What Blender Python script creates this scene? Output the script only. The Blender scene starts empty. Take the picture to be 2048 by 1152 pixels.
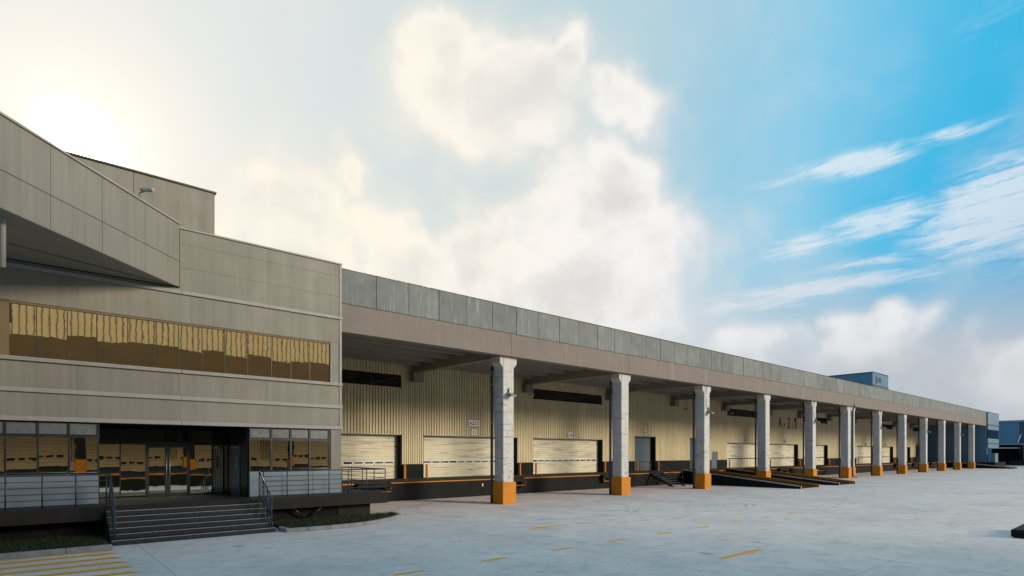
import bpy, bmesh, math, random
from mathutils import Vector, Matrix
random.seed(7)
R = math.radians
SC = bpy.context.scene
COL = SC.collection

# ------------------------------------------------------------------ camera
YAW = math.atan2(1326.0, 1138.0)              # view direction, from +X towards +Y
cam_d = bpy.data.cameras.new('camera')
cam = bpy.data.objects.new('camera', cam_d)
COL.objects.link(cam)
cam_d.sensor_width = 36.0
cam_d.lens = 36.0 * 1138.0 / 2048.0
cam_d.shift_y = 331.0 / 2048.0
cam_d.clip_start = 0.1
cam_d.clip_end = 5000.0
cam.location = (-20.86, -25.0, 2.86)
cam.rotation_euler = (R(90), 0, YAW - R(90))
SC.camera = cam

# ------------------------------------------------------------------ light
SUN_AZ, SUN_EL = R(-62), R(16)                # where the sunlight comes from (azimuth from +X)
sun_vec = Vector((math.cos(SUN_AZ) * math.cos(SUN_EL), math.sin(SUN_AZ) * math.cos(SUN_EL), math.sin(SUN_EL)))
sl = bpy.data.lights.new('sun', 'SUN')
sl.energy = 3.3
sl.angle = R(15)
sl.color = (1.0, 0.87, 0.66)
so = bpy.data.objects.new('sun', sl)
COL.objects.link(so)
so.rotation_euler = (-sun_vec).to_track_quat('-Z', 'Y').to_euler()

SC.view_settings.view_transform = 'Standard'
SC.view_settings.look = 'None'
SC.view_settings.exposure = 0.0
SC.view_settings.gamma = 1.0
SC.view_settings.use_curve_mapping = False
SC.render.engine = 'CYCLES'
SC.cycles.max_bounces = 8
SC.cycles.diffuse_bounces = 4
SC.cycles.glossy_bounces = 4
SC.cycles.use_denoising = True

# ------------------------------------------------------------------ node helper
class NT:
    """tiny expression builder over a node tree"""
    def __init__(s, tree):
        s.t = tree; s.n = tree.nodes; s.l = tree.links
    def new(s, kind, **kw):
        n = s.n.new(kind)
        for k, v in kw.items():
            setattr(n, k, v)
        return n
    def put(s, sock, v):
        if hasattr(v, 'is_linked') or isinstance(v, bpy.types.NodeSocket):
            s.l.new(v, sock)
        else:
            sock.default_value = v
    def m(s, op, a, b=None, c=None, clamp=False):
        n = s.new('ShaderNodeMath', operation=op, use_clamp=clamp)
        s.put(n.inputs[0], a)
        if b is not None: s.put(n.inputs[1], b)
        if c is not None: s.put(n.inputs[2], c)
        return n.outputs[0]
    def add(s, a, b): return s.m('ADD', a, b)
    def sub(s, a, b): return s.m('SUBTRACT', a, b)
    def mul(s, a, b): return s.m('MULTIPLY', a, b)
    def step(s, x, lo, hi):
        n = s.new('ShaderNodeMapRange', interpolation_type='SMOOTHSTEP')
        s.put(n.inputs[0], x); n.inputs[1].default_value = lo; n.inputs[2].default_value = hi
        return n.outputs[0]
    def lin(s, x, lo, hi, a=0.0, b=1.0):
        n = s.new('ShaderNodeMapRange')
        s.put(n.inputs[0], x)
        for i, v in enumerate((lo, hi, a, b)): n.inputs[i + 1].default_value = v
        return n.outputs[0]
    def mix(s, f, a, b, blend='MIX'):
        n = s.new('ShaderNodeMix', data_type='RGBA', blend_type=blend)
        s.put(n.inputs[0], f)
        s.put(n.inputs[6], a if not isinstance(a, tuple) else (*a, 1)[:4])
        s.put(n.inputs[7], b if not isinstance(b, tuple) else (*b, 1)[:4])
        return n.outputs[2]
    def noise(s, vec, scale, detail=4, rough=0.55, dist=0.0, out=0):
        n = s.new('ShaderNodeTexNoise')
        s.l.new(vec, n.inputs['Vector'])
        n.inputs['Scale'].default_value = scale; n.inputs['Detail'].default_value = detail
        n.inputs['Roughness'].default_value = rough; n.inputs['Distortion'].default_value = dist
        return n.outputs[out]
    def scale(s, vec, v):
        n = s.new('ShaderNodeVectorMath', operation='MULTIPLY')
        s.l.new(vec, n.inputs[0]); n.inputs[1].default_value = v
        return n.outputs[0]
    def ramp(s, x, stops):
        n = s.new('ShaderNodeValToRGB')
        s.l.new(x, n.inputs[0])
        e = n.color_ramp.elements
        while len(e) < len(stops): e.new(0.5)
        for el, (p, c) in zip(e, stops):
            el.position = p; el.color = (*c, 1)
        return n.outputs[0]

# ------------------------------------------------------------------ sky
W = bpy.data.worlds.new('World')
SC.world = W
W.use_nodes = True
def build_sky():
    k = NT(W.node_tree)
    k.n.clear()
    out = k.new('ShaderNodeOutputWorld'); bg = k.new('ShaderNodeBackground')
    k.l.new(bg.outputs[0], out.inputs[0])
    bg.inputs[1].default_value = 0.1
    sky = k.new('ShaderNodeTexSky', sky_type='NISHITA')
    sky.sun_disc = False
    sky.sun_elevation = SUN_EL
    sky.sun_rotation = R(90) - SUN_AZ
    tc = k.new('ShaderNodeTexCoord')
    V = tc.outputs['Generated']
    sp = k.new('ShaderNodeSeparateXYZ'); k.l.new(V, sp.inputs[0])
    X, Y, Z = sp.outputs
    A = k.mul(k.m('ARCTAN2', Y, X), 57.2958)
    E = k.mul(k.m('ARCSINE', Z), 57.2958)
    # the bright veil round the low sun
    saz, sel = R(86.7), R(23.3)
    sv = (math.cos(saz) * math.cos(sel), math.sin(saz) * math.cos(sel), math.sin(sel))
    d = k.new('ShaderNodeVectorMath', operation='DOT_PRODUCT')
    k.l.new(V, d.inputs[0]); d.inputs[1].default_value = sv
    th = k.mul(k.m('ARCCOSINE', k.m('MINIMUM', d.outputs['Value'], 1.0)), 57.2958)
    soft = k.noise(V, 2.2, 3, 0.5)
    thn = k.add(th, k.mul(k.mul(k.sub(soft, 0.5), 18.0), k.step(th, 2.0, 14.0)))
    base = k.ramp(k.m('DIVIDE', thn, 100.0), [
        (0.00, (1.0, 0.94, 0.82)), (0.06, (0.93, 0.89, 0.81)), (0.13, (0.82, 0.84, 0.82)), (0.24, (0.72, 0.79, 0.785)), (0.37, (0.57, 0.71, 0.74)),
        (0.48, (0.40, 0.64, 0.77)), (0.58, (0.24, 0.61, 0.83)), (0.70, (0.05, 0.50, 0.82)), (1.0, (0.03, 0.25, 0.56))])
    base = k.mix(0.95, sky.outputs[0], k.mix(1.0, base, (10.0, 10.0, 10.0), 'MULTIPLY'))
    # horizon whitening
    hz = k.step(k.add(E, k.mul(k.sub(soft, 0.5), 10.0)), 20.0, 6.0)
    low = k.mix(k.step(th, 20.0, 75.0), (9.0, 8.7, 8.1), (5.2, 5.4, 5.75))
    base = k.mix(k.mul(hz, 0.93), base, low)
    # cumulus: masses in the sky, given by azimuth, elevation, half width, half height up / down, weight
    blobs = [(50.5, 32.0, 10.5, 4.8, 4.6, 1.1), (55.5, 35.2, 4.8, 3.2, 3, .85), (42.5, 34.4, 3.2, 2.6, 3, .85), (37.5, 30.8, 4.6, 2.6, 2.5, .78),
             (41.5, 23.0, 8.0, 5.6, 6, 1.15), (52, 19.6, 5.2, 4.6, 5, 1.0), (44, 15, 15, 5, 8, 1.0), (59.5, 15.5, 5.4, 6.4, 8, 1.0),
             (34.5, 18.5, 7.0, 5.5, 7, .72), (64.6, 25.2, 2.6, 3.4, 4, .78), (69, 19.5, 6.8, 5.4, 9, .95), (62, 21, 4, 3.5, 6, .7), (79, 15, 8, 6, 9, .8),
             (17.6, 11.0, 3.2, 1.5, 4, .72), (26, 10.5, 5, 2.0, 4, .62), (9.0, 8.4, 3.6, 1.8, 4, .66)]
    M = None
    AW, EW = A, E
    for sc_, am in ((3.2, 9.0), (9.0, 5.0), (24.0, 2.2)):
        nz = k.new('ShaderNodeTexNoise'); k.l.new(V, nz.inputs['Vector']); nz.inputs['Scale'].default_value = sc_; nz.inputs['Detail'].default_value = 2.0
        s3 = k.new('ShaderNodeSeparateColor'); k.l.new(nz.outputs['Color'], s3.inputs[0])
        AW = k.add(AW, k.mul(k.sub(s3.outputs[0], 0.5), am * 1.25))
        EW = k.add(EW, k.mul(k.sub(s3.outputs[1], 0.5), am))
    for az, el, sa, su, sd, w in blobs:
        da = k.m('DIVIDE', k.sub(AW, az), sa)
        de = k.sub(EW, el)
        up = k.m('DIVIDE', k.m('MAXIMUM', de, 0.0), su)
        dn = k.m('DIVIDE', k.m('MINIMUM', de, 0.0), sd)
        q = k.add(k.mul(da, da), k.add(k.mul(up, up), k.mul(dn, dn)))
        g = k.mul(k.m('EXPONENT', k.mul(q, -1.0)), w)
        M = g if M is None else k.m('SMOOTH_MAX', M, g, 0.12)
    # the same kind of clouds scattered over the rest of the sky
    wide = k.noise(V, 1.7, 3, 0.5)
    away = k.step(k.m('ABSOLUTE', k.sub(A, 49.0)), 52.0, 70.0)
    M = k.m('MAXIMUM', M, k.mul(k.mul(k.step(wide, 0.50, 0.68), away), 0.8))
    nb = k.noise(V, 7.0, 5, 0.56, 0.3)
    nf = k.noise(V, 18.0, 4, 0.6, 0.2)
    bill = k.add(k.mul(k.sub(nb, 0.5), 0.72), k.mul(k.sub(nf, 0.5), 0.24))
    dens = k.add(M, bill)
    alpha = k.step(dens, 0.33, 0.62)
    soft_a = k.mul(k.step(k.add(M, k.mul(bill, 0.6)), 0.02, 0.5), 0.78)
    # light from upper left: compare with the noise a little further towards the light
    off = k.new('ShaderNodeVectorMath', operation='ADD'); k.l.new(V, off.inputs[0]); off.inputs[1].default_value = (-0.035, 0.03, 0.035)
    nb2 = k.noise(off.outputs[0], 7.0, 4, 0.56, 0.3)
    shade = k.step(k.add(k.mul(k.sub(nb2, nb), 1.6), k.mul(k.sub(dens, 0.55), 0.85)), -0.05, 0.6)
    warm = k.step(th, 62.0, 18.0)
    lit = k.mix(warm, (8.9, 8.95, 9.15), (10.0, 9.35, 8.1))
    drk = k.mix(warm, (6.5, 6.6, 6.8), (7.9, 7.7, 7.1))
    ccol = k.mix(k.mul(shade, 0.9), lit, drk)
    ccol = k.mix(k.mul(k.step(E, 15.0, 3.0), 0.75), ccol, low)
    c1 = k.mix(soft_a, base, k.mix(0.45, drk, lit))
    c1 = k.mix(alpha, c1, ccol)
    # thin streaked clouds
    streaks = [(18.0, 23.6, 4.5, 0.9, -0.02, 1.1), (12.5, 24.0, 5.0, 0.6, -0.04, .6), (24, 23.2, 3.5, .5, .0, .45), (22.5, 17.9, 4.0, 0.9, -0.10, .8), (16.5, 18.9, 5.0, 1.2, -0.13, 1.0),
               (8.6, 18.4, 5.4, 3.3, -0.22, 1.15), (3.0, 18.0, 7.0, 5.0, 0.0, 1.15), (21, 14.3, 9.0, 0.75, -0.01, .95), (27, 13.6, 6, .8, .0, .8), (17, 15.8, 5.0, .6, -.05, .6), (8, 31, 4, 1.2, -.2, .3)]
    wob = k.mul(k.sub(k.noise(V, 5.0, 3), 0.5), 3.0)
    T = None
    for az, el, sa, se, slope, w in streaks:
        da = k.sub(A, az)
        de = k.m('DIVIDE', k.add(k.sub(k.sub(E, el), k.mul(da, slope)), k.mul(wob, 0.35)), se)
        da = k.m('DIVIDE', da, sa)
        g = k.mul(k.m('EXPONENT', k.mul(k.add(k.mul(da, da), k.mul(de, de)), -1.0)), w)
        T = g if T is None else k.m('SMOOTH_MAX', T, g, 0.1)
    cv = k.new('ShaderNodeCombineXYZ')
    k.l.new(k.mul(A, 0.11), cv.inputs[0]); k.l.new(k.add(k.mul(E, 0.8), k.mul(A, 0.06)), cv.inputs[1])
    ns = k.noise(cv.outputs[0], 1.9, 6, 0.66, 0.8)
    nc = k.noise(V, 22.0, 5, 0.62)
    ta = k.step(k.mul(T, k.add(1.0, k.add(k.mul(k.sub(ns, 0.5), 3.4), k.mul(k.sub(nc, 0.5), 1.4)))), 0.10, 1.0)
    c2 = k.mix(k.mul(ta, 0.66), c1, k.mix(k.step(E, 22.0, 10.0), (8.9, 9.1, 9.3), (7.6, 7.7, 8.1)))
    # the sun in its glare
    gl = k.add(k.mul(k.m('EXPONENT', k.mul(k.m('POWER', k.m('DIVIDE', th, 1.5), 2.0), -1.0)), 80.0),
               k.mul(k.m('EXPONENT', k.mul(k.m('DIVIDE', th, 4.0), -1.0)), 4.5))
    gc = k.new('ShaderNodeVectorMath', operation='SCALE')
    gc.inputs[0].default_value = (1.0, 0.86, 0.62); k.l.new(gl, gc.inputs['Scale'])
    fin = k.mix(1.0, c2, gc.outputs[0], 'ADD')
    # below the horizon
    k.l.new(k.mix(k.step(E, 0.0, -2.0), fin, (3.0, 3.05, 3.1)), bg.inputs[0])
build_sky()

# ------------------------------------------------------------------ materials
MATS = {}
def mat(name, col, rough=0.6, metal=0.0, var=0.15, nscale=1.5, streak=0.0, bump=0.0, bscale=40.0, extra=None, spec=0.5, rnd=0.0):
    """principled surface with cloudy colour variation (var), vertical run marks (streak) and fine relief"""
    m = bpy.data.materials.new(name); m.use_nodes = True
    k = NT(m.node_tree)
    b = k.n['Principled BSDF']
    g = k.new('ShaderNodeNewGeometry'); P = g.outputs['Position']
    n1 = k.noise(P, nscale, 5, 0.6)
    f = k.lin(n1, 0.25, 0.75, 1.0 - var, 1.0 + var)
    if streak:
        s = k.noise(k.scale(P, (5.0, 5.0, 0.22)), 1.0, 5, 0.65)
        f = k.mul(f, k.lin(s, 0.3, 0.75, 1.0 - streak, 1.0 + streak))
    if rnd:
        oi = k.new('ShaderNodeObjectInfo')
        f = k.mul(f, k.lin(oi.outputs['Random'], 0.0, 1.0, 1.0 - rnd, 1.0 + rnd))
    c = k.new('ShaderNodeVectorMath', operation='SCALE')
    c.inputs[0].default_value = col; k.l.new(f, c.inputs['Scale'])
    cc = c.outputs[0]
    if extra: cc = extra(k, P, cc)
    k.l.new(cc, b.inputs['Base Color'])
    b.inputs['Metallic'].default_value = metal
    b.inputs['Specular IOR Level'].default_value = spec
    k.l.new(k.lin(k.noise(P, nscale * 3, 3), 0.3, 0.7, max(rough - 0.08, 0.02), min(rough + 0.08, 1)), b.inputs['Roughness'])
    if bump:
        bn = k.new('ShaderNodeBump'); bn.inputs['Strength'].default_value = bump; bn.inputs['Distance'].default_value = 0.02
        k.l.new(k.noise(P, bscale, 4), bn.inputs['Height']); k.l.new(bn.outputs[0], b.inputs['Normal'])
    MATS[name] = m
    return m

def x_column(k, P, c):
    sp = k.new('ShaderNodeSeparateXYZ'); k.l.new(P, sp.inputs[0])
    # casting lines, pits and grime of their own shape
    ln = k.noise(k.scale(P, (0.6, 0.6, 7.0)), 1.0, 4, 0.6)
    c = k.mix(k.mul(k.step(ln, 0.57, 0.65), 0.5), c, (0.20, 0.19, 0.16))
    sp2 = k.noise(P, 9.0, 5, 0.7)
    lowz = k.lin(sp.outputs[2], 1.2, 4.5, 0.075, 0.0)
    c = k.mix(k.mul(k.step(k.add(sp2, lowz), 0.60, 0.69), 0.7), c, (0.10, 0.10, 0.095))
    return c
def x_fascia(k, P, c):
    s = k.noise(k.scale(P, (9.0, 9.0, 0.5)), 1.0, 6, 0.7)
    c = k.mix(k.mul(k.step(s, 0.56, 0.70), 0.55), c, (0.42, 0.44, 0.42))
    s2 = k.noise(k.scale(P, (5.0, 5.0, 0.9)), 1.0, 5, 0.7)
    return k.mix(k.mul(k.step(s2, 0.56, 0.70), 0.6), c, (0.11, 0.115, 0.105))
def x_taupe(k, P, c):
    s = k.noise(k.scale(P, (4.0, 4.0, 0.12)), 1.0, 6, 0.72)
    return k.mix(k.mul(k.step(s, 0.56, 0.70), 0.45), c, (0.40, 0.355, 0.32))
def x_granite(k, P, c):
    v = k.new('ShaderNodeTexVoronoi'); k.l.new(P, v.inputs['Vector']); v.inputs['Scale'].default_value = 42.0
    c = k.mix(k.step(v.outputs['Distance'], 0.26, 0.14), c, (0.13, 0.13, 0.13))
    n = k.noise(P, 65.0, 3, 0.7)
    return k.mix(k.mul(k.step(n, 0.60, 0.70), 0.6), c, (0.16, 0.16, 0.155))
def x_yard(k, P, c):
    # broom marks, tyre smears and patches
    b = k.noise(k.scale(P, (0.25, 3.0, 1.0)), 1.0, 6, 0.68)
    c = k.mix(k.mul(k.step(b, 0.52, 0.72), 0.30), c, (0.76, 0.71, 0.66))
    d = k.noise(P, 0.16, 6, 0.62)
    c = k.mix(k.mul(k.step(d, 0.46, 0.68), 0.40), c, (0.43, 0.40, 0.37))
    e = k.noise(k.scale(P, (1.2, 0.10, 1.0)), 1.0, 5, 0.7)
    c = k.mix(k.mul(k.step(e, 0.60, 0.74), 0.30), c, (0.30, 0.285, 0.27))
    # tyre arcs turning in the yard
    sp = k.new('ShaderNodeSeparateXYZ'); k.l.new(P, sp.inputs[0])
    for (ax, ay, r) in ((-0.5, -2.2, 5.6), (-0.5, -2.2, 6.0), (1.5, -1.0, 9.5), (6.0, -3.0, 7.4), (6.0, -3.0, 7.8)):
        dx = k.sub(sp.outputs[0], ax); dy = k.sub(sp.outputs[1], ay)
        rr = k.m('SQRT', k.add(k.mul(dx, dx), k.mul(dy, dy)))
        band = k.step(k.m('ABSOLUTE', k.sub(rr, r)), 0.14, 0.05)
        part = k.step(k.noise(P, 0.7, 3), 0.45, 0.6)
        c = k.mix(k.mul(k.mul(band, part), 0.5), c, (0.26, 0.25, 0.245))
    md = k.noise(P, 1.6, 5, 0.7)
    c = k.mix(k.mul(k.step(md, 0.46, 0.66), 0.35), c, (0.40, 0.38, 0.355))
    sk = k.noise(k.scale(P, (0.5, 5.0, 1.0)), 0.9, 5, 0.75)
    c = k.mix(k.mul(k.step(sk, 0.56, 0.70), 0.55), c, (0.36, 0.345, 0.33))
    oil = k.noise(P, 0.9, 2, 0.4)
    c = k.mix(k.mul(k.step(oil, 0.70, 0.78), 0.55), c, (0.20, 0.19, 0.18))
    sp3 = k.noise(P, 7.0, 4, 0.75)
    c = k.mix(k.mul(k.step(sp3, 0.52, 0.70), 0.42), c, (0.36, 0.34, 0.32))
    sp4 = k.noise(k.scale(P, (1.2, 7.0, 1.0)), 1.3, 4, 0.7)
    return k.mix(k.mul(k.step(sp4, 0.58, 0.70), 0.45), c, (0.80, 0.76, 0.71))
def x_orange(k, P, c):
    n = k.noise(P, 5.0, 6, 0.72)
    c = k.mix(k.mul(k.step(n, 0.62, 0.74), 0.55), c, (0.40, 0.20, 0.07))
    r = k.noise(k.scale(P, (1.0, 1.0, 3.5)), 2.6, 5, 0.7)
    return k.mix(k.mul(k.step(r, 0.60, 0.70), 0.6), c, (0.13, 0.06, 0.02))
def x_paint(k, P, c):
    n = k.noise(P, 13.0, 6, 0.75)
    return k.mix(k.mul(k.step(n, 0.56, 0.66), 0.85), c, (0.36, 0.34, 0.31))
def x_stripe(k, P, c):
    n = k.noise(P, 9.0, 6, 0.75)
    return k.mix(k.mul(k.step(n, 0.62, 0.74), 0.5), c, (0.36, 0.30, 0.22))
def x_door(k, P, c):
    s = k.noise(k.scale(P, (0.45, 1.0, 6.5)), 1.0, 3, 0.6)
    return k.mix(k.mul(k.step(s, 0.50, 0.66), 0.65), c, (0.30, 0.28, 0.24))

mat('panel', (0.228, 0.212, 0.178), 0.6, 0.0, 0.08, 0.4, 0.13, 0.04, 90, None, 0.3, 0.035)
mat('trim', (0.31, 0.295, 0.27), 0.55, 0.0, 0.08, 2.0, 0.05, 0, 40, None, 0.3)
mat('column', (0.52, 0.51, 0.49), 0.85, 0, 0.14, 2.5, 0.08, 0.25, 30, x_column, 0.2)
mat('fascia', (0.192, 0.202, 0.19), 0.85, 0, 0.16, 1.2, 0.06, 0.25, 30, x_fascia, 0.2, 0.09)
mat('taupe', (0.205, 0.174, 0.153), 0.75, 0, 0.06, 0.8, 0.04, 0.12, 30, x_taupe, 0.2)
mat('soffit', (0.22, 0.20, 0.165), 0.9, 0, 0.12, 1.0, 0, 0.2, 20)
mat('cladding', (0.62, 0.54, 0.36), 0.6, 0.0, 0.07, 1.0, 0.16, 0, 40, None, 0.3, 0.05)
mat('door', (0.66, 0.61, 0.48), 0.55, 0.0, 0.06, 2.0, 0.0, 0, 40, x_door, 0.3)
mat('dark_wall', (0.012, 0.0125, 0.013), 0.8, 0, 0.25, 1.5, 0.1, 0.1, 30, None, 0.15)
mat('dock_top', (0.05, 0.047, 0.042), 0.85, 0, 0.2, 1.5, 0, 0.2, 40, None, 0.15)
mat('orange', (0.52, 0.19, 0.012), 0.6, 0, 0.10, 2.5, 0.05, 0.15, 30, x_orange, 0.25)
mat('road_paint', (0.88, 0.40, 0.03), 0.7, 0, 0.12, 4, 0, 0.1, 60, x_paint)
mat('stripe_paint', (0.86, 0.34, 0.015), 0.7, 0, 0.06, 4, 0, 0.1, 60, x_stripe, 0.2)
mat('blue_door', (0.10, 0.135, 0.17), 0.4, 0.1, 0.06, 2, 0.04)
mat('steel', (0.045, 0.06, 0.075), 0.4, 0.3, 0.1, 3)
mat('pipe', (0.035, 0.055, 0.085), 0.4, 0.2, 0.15, 3)
mat('black', (0.008, 0.008, 0.009), 0.7, 0, 0.2, 3, 0, 0, 40, None, 0.2)
mat('frame', (0.025, 0.026, 0.028), 0.35, 0.3, 0.1, 3)
mat('granite', (0.020, 0.022, 0.025), 0.6, 0, 0.2, 6, 0, 0.2, 60, x_granite, 0.25)
mat('nosing', (0.30, 0.31, 0.32), 0.6, 0, 0.35, 9, 0, 0.2, 60)
mat('deck', (0.022, 0.028, 0.034), 0.6, 0, 0.2, 3, 0, 0.1, 40, None, 0.25)
mat('deck_edge', (0.028, 0.026, 0.023), 0.85, 0, 0.15, 2, 0.1, 0.2, 30, None, 0.15)
mat('base_panel', (0.19, 0.225, 0.255), 0.45, 0.0, 0.05, 1, 0.03, 0, 40, None, 0.3)
mat('yard', (0.79, 0.65, 0.57), 0.8, 0, 0.10, 0.5, 0, 0.2, 60, x_yard, 0.2)
mat('kerb', (0.27, 0.26, 0.245), 0.85, 0, 0.25, 4, 0, 0.3, 40)
mat('soil', (0.03, 0.028, 0.018), 0.95, 0, 0.4, 6, 0, 0.5, 30)
mat('grass', (0.026, 0.036, 0.010), 0.8, 0, 0.5, 5)
mat('sign', (0.70, 0.68, 0.62), 0.5, 0, 0.04, 2)
mat('ink', (0.02, 0.025, 0.03), 0.6, 0, 0.1, 2)
mat('blue_wall', (0.085, 0.19, 0.28), 0.5, 0.0, 0.06, 0.7, 0.05, 0, 40, None, 0.3)
mat('blue_trim', (0.13, 0.21, 0.28), 0.5, 0.0, 0.06, 0.7, 0.05, 0, 40, None, 0.3)
mat('lamp_body', (0.25, 0.25, 0.25), 0.4, 0.4, 0.05, 3)
mat('lamp_glass', (0.45, 0.47, 0.48), 0.15, 0.0, 0.05, 3)
mat('white_metal', (0.75, 0.76, 0.77), 0.4, 0.1, 0.05, 3)
mat('galvanised', (0.40, 0.42, 0.44), 0.4, 0.6, 0.12, 4)
mat('brown_wall', (0.17, 0.115, 0.06), 0.7, 0, 0.15, 0.4)
mat('cream_wall', (0.88, 0.74, 0.45), 0.6, 0, 0.06, 0.6)
mat('transom', (0.13, 0.14, 0.145), 0.3, 0.0, 0.08, 2)

def glass(name, tint, refl, dark, wav=0.25, wscale=0.9):
    m = bpy.data.materials.new(name); m.use_nodes = True
    k = NT(m.node_tree); k.n.clear()
    o = k.new('ShaderNodeOutputMaterial')
    gl = k.new('ShaderNodeBsdfGlossy'); gl.inputs['Color'].default_value = (*tint, 1); gl.inputs['Roughness'].default_value = 0.015
    df = k.new('ShaderNodeBsdfDiffuse'); df.inputs['Color'].default_value = (*dark, 1)
    mx = k.new('ShaderNodeMixShader')
    lw = k.new('ShaderNodeLayerWeight'); lw.inputs['Blend'].default_value = 0.35
    k.l.new(k.lin(lw.outputs['Facing'], 0.0, 1.0, refl, 1.0), mx.inputs[0])
    g = k.new('ShaderNodeNewGeometry')
    bn = k.new('ShaderNodeBump'); bn.inputs['Strength'].default_value = wav; bn.inputs['Distance'].default_value = 0.02
    k.l.new(k.noise(k.scale(g.outputs['Position'], (1.0, 1.0, 1.6)), wscale, 2, 0.5), bn.inputs['Height'])
    k.l.new(bn.outputs[0], gl.inputs['Normal'])
    k.l.new(df.outputs[0], mx.inputs[1]); k.l.new(gl.outputs[0], mx.inputs[2]); k.l.new(mx.outputs[0], o.inputs[0])
    MATS[name] = m
glass('glass', (1.0, 0.78, 0.53), 0.84, (0.014, 0.010, 0.007), 0.03, 1.6)
glass('glass_door', (1.0, 0.84, 0.62), 0.88, (0.012, 0.011, 0.009), 0.03, 1.4)
glass('dark_glass', (0.5, 0.52, 0.55), 0.12, (0.008, 0.009, 0.011), 0.05, 1.0)

# ------------------------------------------------------------------ geometry helpers
WL = {}       # world position of every object
CACHE = {}
def link(name, mesh, loc, parent=None, rot=None):
    o = bpy.data.objects.new(name, mesh)
    COL.objects.link(o)
    loc = Vector(loc)
    WL[o.name] = loc
    if parent is not None:
        o.parent = parent
        o.location = loc - WL[parent.name]
    else:
        o.location = loc
    if rot: o.rotation_euler = rot
    return o
def thing(name, loc, label, cat, group=None):
    o = link(name, None, loc)
    o.empty_display_size = 0.3
    return tag(o, label, cat, group)
def tag(o, label, cat, group=None):
    o['label'] = label; o['category'] = cat
    if group: o['group'] = group
    return o
def struct(o): o['kind'] = 'structure'; return o
def stuff(o): o['kind'] = 'stuff'; return o
def to_mesh(bm, name, m):
    me = bpy.data.meshes.new(name)
    bm.normal_update(); bm.to_mesh(me); bm.free()
    me.materials.append(MATS[m])
    return me
def box(name, x0, x1, y0, y1, z0, z1, m, parent=None, bev=0.0):
    d = (round(x1 - x0, 4), round(y1 - y0, 4), round(z1 - z0, 4))
    key = (d, m, bev)
    if key not in CACHE:
        bm = bmesh.new()
        bmesh.ops.create_cube(bm, size=1.0)
        bmesh.ops.scale(bm, vec=d, verts=bm.verts)
        if bev: bmesh.ops.bevel(bm, geom=bm.edges[:], offset=bev, segments=1, affect='EDGES')
        CACHE[key] = to_mesh(bm, name, m)
    return link(name, CACHE[key], ((x0 + x1) / 2, (y0 + y1) / 2, (z0 + z1) / 2), parent)
def prism(name, pts, axis, a, b, m, parent=None, bev=0.0):
    """closed outline pts in the plane across `axis`, swept from a to b; pts order (u,v): x->(y,z) y->(x,z) z->(x,y)"""
    def P(u, v, w): return {'x': (w, u, v), 'y': (u, w, v), 'z': (u, v, w)}[axis]
    ps = [Vector(P(u, v, w)) for w in (a, b) for u, v in pts]
    c = sum(ps, Vector()) / len(ps)
    bm = bmesh.new()
    n = len(pts)
    vs = [bm.verts.new(p - c) for p in ps]
    bm.faces.new(vs[:n]); bm.faces.new(vs[n:][::-1])
    for i in range(n):
        j = (i + 1) % n
        bm.faces.new((vs[i], vs[n + i], vs[n + j], vs[j]))
    bmesh.ops.recalc_face_normals(bm, faces=bm.faces[:])
    if bev: bmesh.ops.bevel(bm, geom=bm.edges[:], offset=bev, segments=1, affect='EDGES')
    return link(name, to_mesh(bm, name, m), c, parent)
def tube_bm(bm, pts, r, n=8, o=Vector()):
    pts = [Vector(p) - o for p in pts]
    rings = []
    for i, p in enumerate(pts):
        a = pts[max(i - 1, 0)]; b = pts[min(i + 1, len(pts) - 1)]
        t = (b - a).normalized()
        u = t.cross(Vector((0, 0, 1)))
        if u.length < 0.05: u = t.cross(Vector((1, 0, 0)))
        u.normalize(); v = t.cross(u)
        rings.append([bm.verts.new(p + (u * math.cos(q) + v * math.sin(q)) * r) for q in [2 * math.pi * j / n for j in range(n)]])
    for i in range(len(rings) - 1):
        for j in range(n):
            f = bm.faces.new((rings[i][j], rings[i][(j + 1) % n], rings[i + 1][(j + 1) % n], rings[i + 1][j])); f.smooth = True
    bm.faces.new(rings[0][::-1]); bm.faces.new(rings[-1])
def tube(name, pts, r, m, parent=None, n=8):
    o = Vector(pts[0]); key = ('tube', tuple(tuple(round(c, 3) for c in (Vector(p) - o)) for p in pts), r, m, n)
    if key not in CACHE:
        bm = bmesh.new(); tube_bm(bm, pts, r, n, o)
        bmesh.ops.recalc_face_normals(bm, faces=bm.faces[:])
        CACHE[key] = to_mesh(bm, name, m)
    return link(name, CACHE[key], o, parent)
def text(name, s, x, y, z, size, m, parent=None, sx=1.0, bold=0.0, face='-y'):
    key = ('text', s, size, m, sx, bold)
    if key not in CACHE:
        cu = bpy.data.curves.new(name, 'FONT')
        cu.body = s; cu.size = size; cu.extrude = 0.008; cu.align_x = 'CENTER'; cu.offset = bold
        t = bpy.data.objects.new('tmp', cu); COL.objects.link(t)
        dg = bpy.context.evaluated_depsgraph_get()
        me = bpy.data.meshes.new_from_object(t.evaluated_get(dg))
        bpy.data.objects.remove(t); bpy.data.curves.remove(cu)
        me.transform(Matrix.Scale(sx, 4, (1, 0, 0)))
        me.transform(Matrix.Rotation(R(90), 4, 'X'))
        me.materials.clear(); me.materials.append(MATS[m])
        CACHE[key] = me
    return link(name, CACHE[key], (x, y, z), parent)

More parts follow.
